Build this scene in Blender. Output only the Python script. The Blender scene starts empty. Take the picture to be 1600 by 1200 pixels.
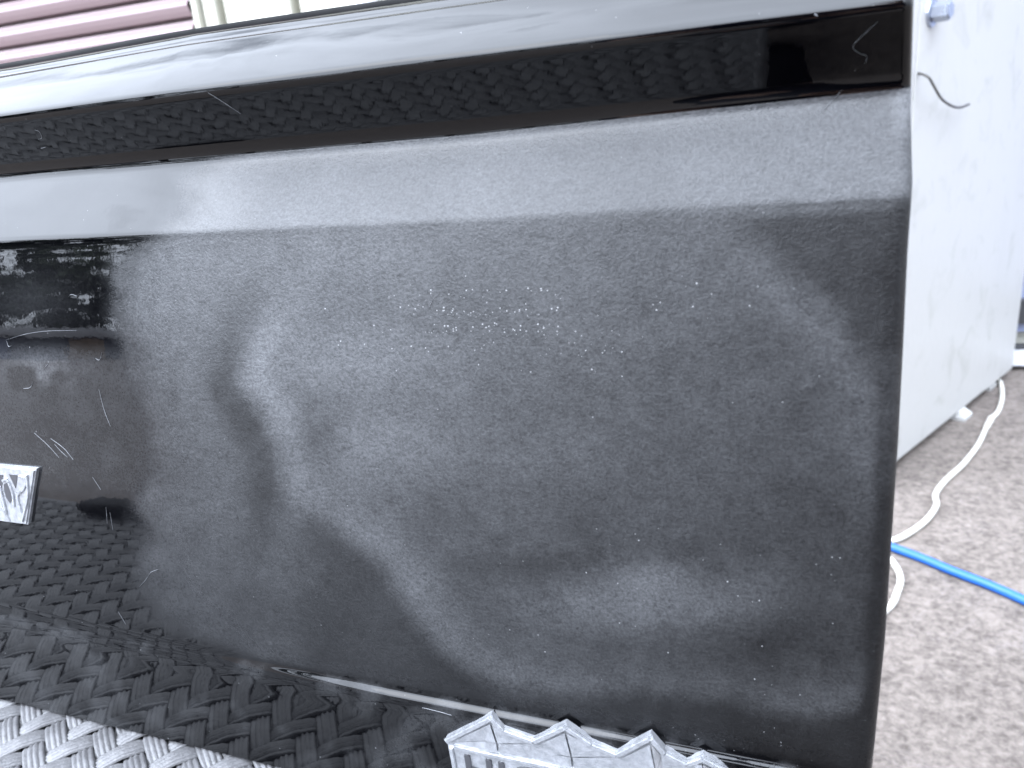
import bpy, bmesh, math, random
import numpy as np
from mathutils import Vector, Matrix

# ------------------------------------------------------------------ camera
S = bpy.context.scene
COL = S.collection
D_CAM, H_CAM, G = 0.24, 0.24 * 1.2759, -0.42      # camera in front of / above the tailgate foot, ground level
_n = lambda v: np.array(v, float) / np.linalg.norm(v)
_X = -_n([-3213, -99, 1200.]); _D = _n([343, 3415, 1200.]); _D = _n(_D - _X * _D.dot(_X)); _Y = np.cross(_X, _D)
R = np.array([_X, _Y, -_D])
C0 = np.array([0, -D_CAM, H_CAM])
cam = bpy.data.objects.new('camera', bpy.data.cameras.new('camera')); COL.objects.link(cam)
mw = Matrix.Identity(4)
for r in range(3):
    mw[r][0] = R[r, 0]; mw[r][1] = -R[r, 1]; mw[r][2] = -R[r, 2]; mw[r][3] = C0[r]
cam.matrix_world = mw
cam.data.sensor_width = 36; cam.data.lens = 27
cam.data.clip_start = 0.01; cam.data.clip_end = 500
cam.data.dof.use_dof = True; cam.data.dof.focus_distance = 0.37; cam.data.dof.aperture_fstop = 13.0
S.camera = cam

# ------------------------------------------------------------------ world, sun, exposure
ZEN0, ZEN1, GLOW = 6.0, 35.0, 48.0        # brightness of the thin cloud at the horizon, overhead and round the sun
SUN_EL, SUN_AZ = math.radians(46), math.radians(232)       # azimuth measured from +X towards +Y; sun veiled by thin cloud
W = bpy.data.worlds.new('World'); S.world = W; W.use_nodes = True
nt = W.node_tree; nt.nodes.clear()
def wn(t, **k):
    n = nt.nodes.new(t)
    for a, b in k.items(): setattr(n, a, b)
    return n
sky = wn('ShaderNodeTexSky', sky_type='NISHITA', sun_disc=False)
sky.sun_elevation = SUN_EL; sky.sun_rotation = math.pi / 2 - SUN_AZ
sky.air_density = 1.0; sky.dust_density = 1.5
tc = wn('ShaderNodeTexCoord'); mp = wn('ShaderNodeMapping'); mp.inputs['Scale'].default_value = (1, 1, 2.2)
nz = wn('ShaderNodeTexNoise'); nz.inputs['Scale'].default_value = 2.6; nz.inputs['Detail'].default_value = 7; nz.inputs['Roughness'].default_value = 0.56
nz.inputs['Distortion'].default_value = 0.5
rp = wn('ShaderNodeValToRGB'); rp.color_ramp.elements[0].position = 0.20; rp.color_ramp.elements[1].position = 0.44
mx = wn('ShaderNodeMix', data_type='RGBA')
sdv = (math.cos(SUN_EL) * math.cos(SUN_AZ), math.cos(SUN_EL) * math.sin(SUN_AZ), math.sin(SUN_EL))
nrm = wn('ShaderNodeVectorMath', operation='NORMALIZE'); dot = wn('ShaderNodeVectorMath', operation='DOT_PRODUCT'); dot.inputs[1].default_value = sdv
sx = wn('ShaderNodeSeparateXYZ')
zen = wn('ShaderNodeMapRange'); zen.inputs['From Min'].default_value = 0; zen.inputs['From Max'].default_value = 1; zen.inputs['To Min'].default_value = ZEN0; zen.inputs['To Max'].default_value = ZEN1
glo = wn('ShaderNodeMapRange', interpolation_type='SMOOTHERSTEP'); glo.inputs['From Min'].default_value = 0.35; glo.inputs['From Max'].default_value = 1.0; glo.inputs['To Max'].default_value = GLOW
add = wn('ShaderNodeMath', operation='ADD'); cl = wn('ShaderNodeMix', data_type='RGBA', blend_type='MULTIPLY'); cl.inputs['Factor'].default_value = 1; cl.inputs['A'].default_value = (0.88, 0.97, 1.13, 1)
dens = wn('ShaderNodeMapRange'); dens.inputs['From Min'].default_value = .3; dens.inputs['From Max'].default_value = .75; dens.inputs['To Min'].default_value = 1.15; dens.inputs['To Max'].default_value = .8
mul = wn('ShaderNodeMath', operation='MULTIPLY')
bg = wn('ShaderNodeBackground'); bg.inputs['Strength'].default_value = 0.12
wo = wn('ShaderNodeOutputWorld')
L = nt.links.new
L(tc.outputs['Generated'], mp.inputs['Vector']); L(mp.outputs[0], nz.inputs['Vector']); L(nz.outputs['Fac'], rp.inputs[0])
L(tc.outputs['Generated'], nrm.inputs[0]); L(nrm.outputs[0], dot.inputs[0]); L(nrm.outputs[0], sx.inputs[0]); L(sx.outputs['Z'], zen.inputs[0]); L(dot.outputs['Value'], glo.inputs[0])
L(zen.outputs[0], add.inputs[0]); L(glo.outputs[0], add.inputs[1]); L(nz.outputs['Fac'], dens.inputs[0]); L(add.outputs[0], mul.inputs[0]); L(dens.outputs[0], mul.inputs[1]); L(mul.outputs[0], cl.inputs['B']); L(cl.outputs['Result'], mx.inputs['B'])
L(rp.outputs[0], mx.inputs['Factor']); L(sky.outputs[0], mx.inputs['A']); L(mx.outputs['Result'], bg.inputs['Color']); L(bg.outputs[0], wo.inputs[0])
sl = bpy.data.lights.new('sun', 'SUN'); sl.energy = 0.5; sl.angle = math.radians(30); sl.color = (1, 0.96, 0.9)
so = bpy.data.objects.new('sun', sl); COL.objects.link(so)
sd = Vector((math.cos(SUN_EL) * math.cos(SUN_AZ), math.cos(SUN_EL) * math.sin(SUN_AZ), math.sin(SUN_EL)))
so.rotation_euler = sd.to_track_quat('Z', 'Y').to_euler()
S.view_settings.view_transform = 'Standard'; S.view_settings.look = 'None'; S.view_settings.gamma = 1
S.view_settings.exposure = 0.53
S.cycles.max_bounces = 8; S.cycles.use_denoising = True

# ------------------------------------------------------------------ helpers
random.seed(4); rng = np.random.default_rng(4)
def ray(u, v): return R @ _n([u - 800, v - 600, 1200.])
def on_z(u, v, z): r = ray(u, v); return C0 + r * (z - H_CAM) / r[2]
def on_y(u, v, y): r = ray(u, v); return C0 + r * (y + D_CAM) / r[1]
def project(P):                              # world points (n,3) -> photograph pixels, used to lay out wear and painted shade on the real surface
    q = (P - C0) @ R
    return q[:, 0] / q[:, 2] * 1200 + 800, q[:, 1] / q[:, 2] * 1200 + 600
def tag(o, label, cat, group=None):
    o['label'] = label; o['category'] = cat
    if group: o['group'] = group
    return o
def empty(name, loc, label, cat, group=None):
    o = bpy.data.objects.new(name, None); o.location = loc; o.empty_display_size = 0.05
    COL.objects.link(o); tag(o, label, cat, group); bpy.context.view_layer.update(); return o
def link(name, me, mat, parent=None):
    o = bpy.data.objects.new(name, me); COL.objects.link(o)
    if mat and not me.materials: me.materials.append(mat)
    if parent:
        p = parent; off = Vector((0, 0, 0)); m = Matrix.Identity(4)
        chain = []
        while p: chain.append(p); p = p.parent
        for q in reversed(chain): m = m @ q.matrix_parent_inverse @ q.matrix_basis
        o.parent = parent; o.matrix_parent_inverse = m.inverted()
    return o
def mesh(name, V, F, mat, parent=None, smooth=True):
    me = bpy.data.meshes.new(name); me.from_pydata([tuple(map(float, v)) for v in V], [], F); me.update()
    if smooth: me.polygons.foreach_set('use_smooth', [True] * len(me.polygons))
    return link(name, me, mat, parent)
def from_bm(name, bm, mat, parent=None, smooth=False):
    bmesh.ops.recalc_face_normals(bm, faces=bm.faces)
    me = bpy.data.meshes.new(name); bm.to_mesh(me); bm.free()
    if smooth: me.polygons.foreach_set('use_smooth', [True] * len(me.polygons))
    return link(name, me, mat, parent)
def box_bm(bm, o, ax, ay, az, bev=0):
    """box from corner o along three edge vectors"""
    o, ax, ay, az = map(Vector, (o, ax, ay, az)); b = bmesh.new()
    vs = [b.verts.new(o + ax * i + ay * j + az * k) for k in (0, 1) for j in (0, 1) for i in (0, 1)]
    for f in ((0, 1, 3, 2), (4, 6, 7, 5), (0, 4, 5, 1), (2, 3, 7, 6), (0, 2, 6, 4), (1, 5, 7, 3)): b.faces.new([vs[i] for i in f])
    if bev: bmesh.ops.bevel(b, geom=b.edges[:], offset=bev, segments=2, affect='EDGES', profile=0.5)
    me = bpy.data.meshes.new('t'); b.to_mesh(me); b.free(); bm.from_mesh(me); bpy.data.meshes.remove(me)
def box(name, o, ax, ay, az, mat, parent=None, bev=0.002):
    bm = bmesh.new(); box_bm(bm, o, ax, ay, az, bev); return from_bm(name, bm, mat, parent)
def abox(name, lo, hi, mat, parent=None, bev=0.002):
    return box(name, lo, (hi[0] - lo[0], 0, 0), (0, hi[1] - lo[1], 0), (0, 0, hi[2] - lo[2]), mat, parent, bev)
def catmull(P, n):
    P = [np.array(p, float) for p in P]; P = [2 * P[0] - P[1]] + P + [2 * P[-1] - P[-2]]; out = []
    for i in range(1, len(P) - 2):
        for k in range(n):
            t = k / n; a, b, c, d = P[i - 1:i + 3]
            out.append(0.5 * (2 * b + (c - a) * t + (2 * a - 5 * b + 4 * c - d) * t * t + (3 * b - a - 3 * c + d) * t ** 3))
    out.append(P[-2]); return np.array(out)
def tube(name, P, rad, mat, parent=None, n=8, seg=10):
    P = catmull(P, n); rad = np.broadcast_to(rad, len(P)) if np.ndim(rad) == 0 else np.interp(np.linspace(0, 1, len(P)), np.linspace(0, 1, len(rad)), rad)
    T = np.gradient(P, axis=0); T /= np.linalg.norm(T, axis=1)[:, None]
    up = np.array([0, 0, 1.0]) if abs(T[0][2]) < 0.9 else np.array([1.0, 0, 0]); V = []; F = []
    for i, (p, t) in enumerate(zip(P, T)):
        a = np.cross(t, up); a /= np.linalg.norm(a); b = np.cross(a, t); up = b
        for k in range(seg):
            w = 2 * math.pi * k / seg; V.append(p + rad[i] * (math.cos(w) * a + math.sin(w) * b))
    for i in range(len(P) - 1):
        for k in range(seg):
            F.append((i * seg + k, i * seg + (k + 1) % seg, (i + 1) * seg + (k + 1) % seg, (i + 1) * seg + k))
    F.append(tuple(range(seg))[::-1]); F.append(tuple(range((len(P) - 1) * seg, len(P) * seg)))
    return mesh(name, V, F, mat, parent)
def cyl(name, a, b, r0, r1, mat, parent=None, seg=16, bev=0):
    a, b = Vector(a), Vector(b); bm = bmesh.new()
    bmesh.ops.create_cone(bm, cap_ends=True, segments=seg, radius1=r0, radius2=r1, depth=(b - a).length)
    if bev: bmesh.ops.bevel(bm, geom=[e for e in bm.edges if abs(e.verts[0].co.z - e.verts[1].co.z) < 1e-6], offset=bev, segments=2, affect='EDGES')
    bmesh.ops.transform(bm, matrix=Matrix.Translation((a + b) / 2) @ (b - a).to_track_quat('Z', 'Y').to_matrix().to_4x4(), verts=bm.verts)
    return from_bm(name, bm, mat, parent)
def sst(a, b, x): t = np.clip((x - a) / (b - a), 0, 1); return t * t * (3 - 2 * t)
def vnoise(x, y, seed=0):                    # smooth value noise on numpy arrays
    x = np.asarray(x, float); y = np.asarray(y, float); xi = np.floor(x).astype(np.int64); yi = np.floor(y).astype(np.int64); fx = x - xi; fy = y - yi
    def h(a, b):
        k = (a * 374761393 + b * 668265263 + seed * 974634777) & 0xffffffff
        k = ((k ^ (k >> 13)) * 1274126177) & 0xffffffff
        return ((k ^ (k >> 16)) & 0xffff) / 65535.
    fx = fx * fx * (3 - 2 * fx); fy = fy * fy * (3 - 2 * fy)
    return (h(xi, yi) * (1 - fx) + h(xi + 1, yi) * fx) * (1 - fy) + (h(xi, yi + 1) * (1 - fx) + h(xi + 1, yi + 1) * fx) * fy
def fbm(x, y, seed=0, o=4):
    t = 0; a = 0.5; s = 0
    for i in range(o): x, y = x * .8 - y * .6 + 7.3, x * .6 + y * .8 + 3.1; t = t + a * vnoise(x, y, seed + i); s += a; a *= 0.55; x = x * 2; y = y * 2
    return t / s

# ------------------------------------------------------------------ materials
class M:
    def __init__(s, name):
        s.m = bpy.data.materials.new(name); s.m.use_nodes = True; s.t = s.m.node_tree; s.b = s.t.nodes['Principled BSDF']
        s.c = s.n('ShaderNodeTexCoord').outputs['Object']
    def n(s, t, **k):
        n = s.t.nodes.new(t)
        for a, b in k.items(): setattr(n, a, b)
        return n
    def l(s, a, b): s.t.links.new(a, b)
    def noise(s, scale, detail=4, rough=0.55, stretch=None, dist=0, out='Fac'):
        n = s.n('ShaderNodeTexNoise'); n.inputs['Scale'].default_value = scale; n.inputs['Detail'].default_value = detail
        n.inputs['Roughness'].default_value = rough; n.inputs['Distortion'].default_value = dist
        v = s.c
        if stretch:
            mp = s.n('ShaderNodeMapping'); mp.inputs['Scale'].default_value = stretch[:3]
            if len(stretch) > 3: mp.inputs['Rotation'].default_value = stretch[3:]
            s.l(v, mp.inputs[0]); v = mp.outputs[0]
        s.l(v, n.inputs['Vector']); return n.outputs[out]
    def rng(s, v, a, b, c=0., d=1.):
        n = s.n('ShaderNodeMapRange'); s.l(v, n.inputs[0])
        for i, x in enumerate((a, b, c, d)): n.inputs[i + 1].default_value = x
        return n.outputs[0]
    def math(s, op, a, b):
        n = s.n('ShaderNodeMath', operation=op)
        for i, x in enumerate((a, b)):
            if isinstance(x, (int, float)): n.inputs[i].default_value = x
            else: s.l(x, n.inputs[i])
        return n.outputs[0]
    def mix(s, f, a, b):
        n = s.n('ShaderNodeMix', data_type='RGBA')
        for x, i in ((f, 'Factor'), (a, 'A'), (b, 'B')):
            if isinstance(x, (int, float)): n.inputs[i].default_value = x
            elif isinstance(x, tuple): n.inputs[i].default_value = x + (1,) * (4 - len(x))
            else: s.l(x, n.inputs[i])
        return n.outputs['Result']
    def attr(s, name): return s.n('ShaderNodeAttribute', attribute_name=name).outputs['Fac']
    def set(s, **k):
        for a, x in k.items():
            i = s.b.inputs[a.replace('_', ' ')]
            if isinstance(x, (int, float)): i.default_value = x
            elif isinstance(x, tuple): i.default_value = x + (1,) * (4 - len(x))
            else: s.l(x, i)
        return s
    def bump(s, h, dist, strength=1.0):
        n = s.n('ShaderNodeBump'); n.inputs['Distance'].default_value = dist; n.inputs['Strength'].default_value = strength
        s.l(h, n.inputs['Height']); s.l(n.outputs[0], s.b.inputs['Normal'])
        return s
def simple(name, col, rough=0.5, metal=0.0, var=0.12, scale=30, bump=0.0):
    m = M(name); f = m.noise(scale, 5)
    m.set(Base_Color=m.mix(f, tuple(c * (1 - var) for c in col), tuple(min(1, c * (1 + var)) for c in col)), Metallic=metal, Roughness=m.rng(f, 0.3, 0.7, max(0.02, rough - 0.06), rough + 0.06))
    if bump: m.bump(m.noise(scale * 4, 3), bump)
    return m.m

# black paint with the sanded, dusty repair patch (attributes hold wear plus painted light and shade)
m = M('black_paint')
sand, dust_shading, speck = m.attr('sanded'), m.attr('dust_shading'), m.attr('speck')
fine = m.noise(900, 2, 0.7); med = m.noise(150, 5, 0.65); streak = m.noise(620, 3, 0.7, (0.45, 1, 1, 0, 0.6, 0)); big = m.noise(26, 6, 0.62, dist=0.5)
edge = m.rng(m.math('ADD', sand, m.math('MULTIPLY', m.math('SUBTRACT', m.noise(1700, 2, 0.7), 0.5), 0.6)), 0.22, 1.0)
mott = m.math('ADD', m.math('MULTIPLY', m.rng(fine, 0.32, 0.68), 0.66), m.math('ADD', m.math('MULTIPLY', m.rng(streak, 0.3, 0.7), 0.35), m.math('MULTIPLY', m.rng(med, 0.3, 0.7), 0.30)))
dd = m.math('MULTIPLY', m.math('MULTIPLY', dust_shading, m.math('ADD', 0.35, mott)), m.rng(big, 0.25, 0.75, 0.86, 1.1))
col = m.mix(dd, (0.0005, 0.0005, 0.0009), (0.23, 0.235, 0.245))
vor = m.n('ShaderNodeTexVoronoi', feature='F1'); vor.inputs['Scale'].default_value = 820; m.l(m.c, vor.inputs['Vector'])
sep = m.n('ShaderNodeSeparateColor'); m.l(vor.outputs['Color'], sep.inputs[0])
spot = m.rng(m.math('SUBTRACT', m.math('MULTIPLY', sep.outputs[1], 0.26), vor.outputs['Distance']), -0.03, 0.06)
spot = m.math('MULTIPLY', spot, m.rng(m.math('SUBTRACT', speck, sep.outputs[0]), 0.0, 0.02))
col = m.mix(spot, col, (0.30, 0.305, 0.31))
m.set(Base_Color=col, Roughness=m.math('ADD', m.math('MULTIPLY', edge, m.rng(med, 0.3, 0.7, 0.38, 0.50)), 0.012), IOR=1.39)
bh = m.math('ADD', m.math('MULTIPLY', m.noise(260, 2, 0.5), 0.02), m.math('MULTIPLY', edge, m.math('ADD', m.math('MULTIPLY', fine, .34), m.math('MULTIPLY', streak, .18))))
m.bump(bh, 0.0006)
PAINT = m.m
PAINT_PLAIN = simple('black_paint_plain', (0.004, 0.004, 0.005), 0.08)
RUBBER = simple('black_rubber', (0.004, 0.004, 0.0045), 0.75, bump=0.0003)
SCR = simple('scratched_primer', (0.16, 0.165, 0.175), 0.5)
m = M('silver_badge')
nn = m.noise(260, 5, 0.7)
m.set(Base_Color=m.mix(m.rng(nn, 0.35, 0.65), (0.32, 0.33, 0.345), (0.50, 0.51, 0.535)), Metallic=0.55, Roughness=0.24); m.bump(nn, 0.00025)
BADGE = m.m
BADGE_DARK = simple('dark_inlay', (0.05, 0.05, 0.055), 0.3)
# rattan
m = M('grey_rattan')
nn = m.noise(60, 4); st = m.noise(500, 3, 0.6)
m.set(Base_Color=m.mix(m.rng(m.math('ADD', m.math('MULTIPLY', nn, 0.6), m.math('MULTIPLY', st, 0.4)), 0.35, 0.65), (0.074, 0.073, 0.075), (0.118, 0.117, 0.120)), Roughness=0.42)
m.bump(st, 0.0004)
RATTAN = m.m
RUBBER.node_tree.nodes['Principled BSDF'].inputs['Specular IOR Level'].default_value = 0.12
RATTAN_DK = simple('dark_table_core', (0.03, 0.03, 0.033), 0.6)
# concrete
m = M('concrete')
a = m.noise(9, 8, 0.62); b = m.noise(95, 6, 0.7); c = m.noise(1.3, 5, 0.6); d = m.noise(42, 5, 0.62, dist=0.6)
f = m.math('ADD', m.math('MULTIPLY', a, 0.14), m.math('ADD', m.math('MULTIPLY', b, 0.52), m.math('MULTIPLY', d, 0.34)))
base = m.mix(m.rng(f, 0.39, 0.60), (0.068, 0.055, 0.047), (0.212, 0.180, 0.157))
base = m.mix(m.rng(c, 0.45, 0.72, 0, 0.5), base, (0.145, 0.117, 0.106))
crk = m.noise(3.2, 6, 0.6, dist=1.2); line = m.rng(m.math('ABSOLUTE', m.math('SUBTRACT', crk, 0.5), 0), 0.0, 0.006, 0.35, 0.0)
base = m.mix(line, base, (0.22, 0.19, 0.18))
m.set(Base_Color=base, Roughness=0.88); m.bump(b, 0.006)
CONC = m.m
m = M('white_painted_metal')
g = m.noise(14, 6, 0.62, dist=0.7); h2 = m.noise(5, 5, 0.6, (1, 1, 0.25))
bb = m.mix(m.rng(g, 0.55, 0.75, 0, 0.5), (0.40, 0.395, 0.38), (0.25, 0.248, 0.215))
m.set(Base_Color=m.mix(m.rng(h2, 0.5, 0.8, 0, 0.3), bb, (0.32, 0.32, 0.32)), Roughness=0.45); m.bump(m.noise(40, 3), 0.0008)
WHITE = m.m
CREAM = simple('cream_cladding', (0.46, 0.45, 0.385), 0.5, var=0.05, scale=3)
MAUVE = simple('mauve_roller_slat', (0.27, 0.205, 0.213), 0.22, var=0.05, scale=4)
STEEL = simple('zinc_steel', (0.40, 0.43, 0.50), 0.28, 0.8, bump=0.0005)
BLUE = simple('blue_hose', (0.012, 0.10, 0.40), 0.45, var=0.05)
CORD = simple('white_cord', (0.56, 0.54, 0.49), 0.45, var=0.05)
WIRE = simple('dark_wire', (0.06, 0.055, 0.05), 0.5)
ALU = simple('white_frame', (0.55, 0.55, 0.57), 0.4, var=0.04)
GLASS = simple('blue_grey_pane', (0.22, 0.25, 0.36), 0.08, var=0.05)
GREYP = simple('grey_pipe', (0.55, 0.55, 0.56), 0.4)

# ------------------------------------------------------------------ ground
def grid_sheet(name, x0, x1, y0, y1, z, mat):
    o = mesh(name, [(x0, y0, z), (x1, y0, z), (x1, y1, z), (x0, y1, z)], [(0, 1, 2, 3)], mat, smooth=False); o['kind'] = 'structure'; return o
grid_sheet('concrete_ground', -200, 200, -200, 200, G, CONC)

# ------------------------------------------------------------------ far side of the yard, mirrored in the paint
BARK = simple('bark', (0.10, 0.08, 0.065), 0.8, bump=0.01)
LEAF = [simple('leaf_dark', (0.035, 0.055, 0.025), 0.6, var=.4, scale=2), simple('leaf_mid', (0.06, 0.085, 0.035), 0.6, var=.4, scale=2)]
def tree(h, r, seed, mat, name='leafy_tree'):
    g = np.random.default_rng(seed); t = empty(name, (0, 0, 0), 'dark leafy tree in the distant row mirrored in the black paint', 'tree', 'trees across the yard')
    th = h * .42
    trunk = tube('trunk', [(0, 0, 0), (.1, .05, th * .5), (0, .1, th), (.1, 0, h * .7)], [.22, .16, .11, .05], BARK, t, n=4, seg=8)
    for k in range(4):
        a = k * 1.6 + seed; tube('limb', [(0, .05, th * (.7 + .1 * k)), (r * .3 * math.cos(a), r * .3 * math.sin(a), th * 1.1 + .1 * k), (r * .6 * math.cos(a), r * .6 * math.sin(a), h * .62 + .2 * k)], [.09, .06, .03], BARK, t, n=3, seg=6)
    cl = []
    for k in range(38):
        a = g.uniform(0, 6.28); q = g.uniform(.1, 1) ** .5; zc = g.uniform(.10, .93); w = math.sin(math.pi * min(1, (zc + .25) / 1.25)) ** .7
        cl.append((r * q * w * math.cos(a), r * q * w * math.sin(a), zc * h, g.uniform(.16, .32) * r))
    Vs = []; Fs = []
    for cx, cy, cz, cr in cl:
        for k in range(90):
            d = g.normal(size=3); d /= np.linalg.norm(d); p = np.array([cx, cy, cz]) + d * cr * g.uniform(.55, 1.08) * np.array([1, 1, .75])
            u = g.normal(size=3); u /= np.linalg.norm(u); v = np.cross(u, d); v /= np.linalg.norm(v) + 1e-6; z = g.uniform(.10, .24); b = len(Vs)
            Vs += [p - u * z, p + v * z * .6, p + u * z, p - v * z * .6]; Fs.append((b, b + 1, b + 2, b + 3))
    mesh('crown', Vs, Fs, mat, t, smooth=False); return t
protos = [tree(8.5, 3.6, 1, LEAF[0]), tree(10.5, 4.4, 2, LEAF[1]), tree(7.0, 3.4, 3, LEAF[0])]
def copy_tree(o, parent=None):
    c = o.copy(); COL.objects.link(c)
    if parent: c.parent = parent
    for ch in o.children: copy_tree(ch, c)
    return c
used = [0, 0, 0]; g = random.Random(8)
SPOTS = []
for k, azd in enumerate(range(186, 300, 6)):
    SPOTS.append((math.radians(azd + g.uniform(-1.6, 1.6)), g.uniform(36, 44), (k * 2 + k // 3) % 3))
src = [list(p.children) for p in protos]
fresh = [True] * 3; pend = []
for az, dist, kd in SPOTS:
    if fresh[kd]: o = protos[kd]; fresh[kd] = False; pend.append((o, az, dist)); continue
    pend.append((copy_tree(protos[kd]), az, dist))
for o, az, dist in pend:
    o.location = (dist * math.cos(az), dist * math.sin(az), G - .05); o.rotation_euler = (0, 0, g.uniform(0, 6.28)); q = g.uniform(1.05, 1.4); o.scale = (q, q, q * g.uniform(.9, 1.05))
# plain low block added in place of the things parked across the yard
FS = empty('parked_stand_in', (-21, -16, G), 'long low dark block with a white eave, standing in for parked things, seen only as a reflection', 'stand-in')
NAVY = simple('navy_sheet', (0.018, 0.022, 0.045), 0.5); ORANGE = simple('orange_paint', (0.30, 0.20, 0.11), 0.5)
dw = np.array([-.60, .80, 0]); nw = np.array([.80, .60, 0]); pw0 = np.array([-21.5, -16.5, G])
def fbox(name, a, b, z0, z1, o0, o1, mat, parent):
    p = pw0 + dw * a + nw * o0; return box(name, (p[0], p[1], G + z0), tuple(dw * (b - a)), tuple(nw * (o1 - o0)), (0, 0, z1 - z0), mat, parent, .02)
fwall = fbox('wall', -4, 9, 0, 1.05, -4, 0, NAVY, FS)
fbox('eave', -4.2, 9.2, 1.06, 1.32, -4.2, .25, ALU, FS)
fbox('roof', -4.1, 9.1, 1.325, 1.5, -4.1, .1, GREYP, FS)
for k in range(4): fbox('door', -2 + 2.6 * k, -.9 + 2.6 * k, .02, .98, .01, .05, GLASS if k % 2 else ORANGE, FS)

# ------------------------------------------------------------------ the person taking the picture (mirrored at the right end of the channel)
SKIN = simple('skin', (0.52, 0.34, 0.26), 0.5); NAVYC = simple('navy_cloth', (0.012, 0.016, 0.05), 0.85, bump=.001); DENIM = simple('dark_trousers', (0.02, 0.022, 0.03), 0.85, bump=.001); HAIR = simple('dark_hair', (0.02, 0.015, 0.012), 0.5)
PO = Vector((.13, -.70, G))
PE = empty('person', tuple(PO), 'person in navy jacket and dark trousers crouching with a phone, mirrored in the paint', 'person')
def skinmesh(name, nodes, edges, mat, parent, sub=2):
    me = bpy.data.meshes.new(name); me.from_pydata([n[:3] for n in nodes], edges, []); me.update()
    o = link(name, me, mat, parent); sm_ = o.modifiers.new('skin', 'SKIN'); sm_.use_smooth_shade = True
    for i, n in enumerate(nodes): me.skin_vertices[0].data[i].radius = (n[3], n[4] if len(n) > 4 else n[3])
    me.skin_vertices[0].data[0].use_root = True
    ss = o.modifiers.new('sub', 'SUBSURF'); ss.levels = 1; ss.render_levels = sub
    return o
g0 = G
def W_(x, y, z): return (PO.x + x, PO.y + y, g0 + z)
nd = []; ed = []
def nadd(p, r, par=None, r2=None):
    nd.append((*p, r, r2 or r)); 
    if par is not None: ed.append((par, len(nd) - 1))
    return len(nd) - 1
pel = nadd(W_(0, -.02, .50), .13, None, .15); wai = nadd(W_(0, .06, .70), .12, pel, .14); che = nadd(W_(0, .20, .92), .12, wai, .16); nek = nadd(W_(0, .30, 1.07), .058, che); hb = nadd(W_(0, .34, 1.14), .062, nek); hm = nadd(W_(0, .38, 1.22), .085, hb, .075); ht = nadd(W_(0, .38, 1.30), .062, hm)
hands = []
for sgn in (-1, 1):
    sh = nadd(W_(sgn * .18, .22, .98), .062, che); el = nadd(W_(sgn * .25, .33, .74), .045, sh); wr = nadd(W_(sgn * .10 - .135, .40, .72), .030, el); pm = nadd(W_(sgn * .075 - .16, .445, .725), .034, wr, .018); hands.append(pm)
    for f in range(4):
        k1 = nadd(W_(sgn * .060 - .16, .462, .748 - f * .017), .0088, pm); k2 = nadd(W_(sgn * .045 - .16, .440, .746 - f * .017), .008, k1); nadd(W_(sgn * (.030 + .004 * (f == 3)) - .16, .428, .744 - f * .017), .007, k2)
    t1 = nadd(W_(sgn * .055 - .16, .435, .755), .011, pm); nadd(W_(sgn * .030 - .16, .425, .765), .009, t1)
    hp = nadd(W_(sgn * .09, .0, .46), .095, pel); kn = nadd(W_(sgn * .18, .36, .50), .068, hp); an = nadd(W_(sgn * .16, .10, .10), .042, kn); hl = nadd(W_(sgn * .16, .10, .05), .045, an, .04); nadd(W_(sgn * .18, .28, .035), .042, hl, .03)
skinmesh('body', nd, ed, SKIN, PE)
nd = []; ed = []
a0 = nadd(W_(0, .0, .58), .145, None, .165); a1 = nadd(W_(0, .06, .72), .135, a0, .155); a2 = nadd(W_(0, .20, .92), .135, a1, .175); nadd(W_(0, .28, 1.03), .078, a2)
for sgn in (-1, 1):
    b = nadd(W_(sgn * .18, .22, .98), .076, a2); c = nadd(W_(sgn * .25, .33, .74), .060, b); nadd(W_(sgn * .115 - .12, .385, .72), .043, c)
skinmesh('jacket', nd, ed, NAVYC, PE)
nd = []; ed = []
a0 = nadd(W_(0, -.03, .50), .145, None, .165); nadd(W_(0, .02, .60), .135, a0, .155)
for sgn in (-1, 1):
    b = nadd(W_(sgn * .09, .0, .46), .11, a0); c = nadd(W_(sgn * .18, .36, .50), .082, b); nadd(W_(sgn * .16, .11, .13), .056, c)
skinmesh('trousers', nd, ed, DENIM, PE)
for sgn in (-1, 1): skinmesh('shoe', [(*W_(sgn * .16, .08, .05), .052, .045), (*W_(sgn * .17, .20, .045), .050, .04), (*W_(sgn * .18, .31, .035), .045, .032)], [(0, 1), (1, 2)], RUBBER, PE)
skinmesh('hair', [(*W_(0, .33, 1.20), .085, .075), (*W_(0, .35, 1.30), .080, .075), (*W_(0, .41, 1.335), .060, .045)], [(0, 1), (1, 2)], HAIR, PE)
bm = bmesh.new(); bmesh.ops.create_uvsphere(bm, u_segments=10, v_segments=6, radius=.012)
b2_ = bm.copy()
for sgn, b_ in ((-1, bm), (1, b2_)):
    bmesh.ops.translate(b_, verts=b_.verts, vec=W_(sgn * .032, .452, 1.225)); from_bm('eye', b_, ALU, PE, True)
skinmesh('nose', [(*W_(0, .455, 1.225), .010), (*W_(0, .478, 1.195), .015)], [(0, 1)], SKIN, PE)
# phone just behind the lens
PH = empty('phone', tuple(C0), 'black phone held up in both hands by the crouching person', 'phone')
ux, uy, uz = R[:, 0], -R[:, 1], -R[:, 2]
o0 = C0 + uz * .014 - ux * .110 - uy * .052
box('case', tuple(o0), tuple(ux * .155), tuple(uy * .074), tuple(uz * .009), RUBBER, PH, .003)

# ------------------------------------------------------------------ tailgate
TG = empty('car_tailgate', (-0.5, 0.03, 0.0), 'glossy black car tailgate with a big grey sanded patch, standing on the woven table', 'tailgate')
XE = 0.029
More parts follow.
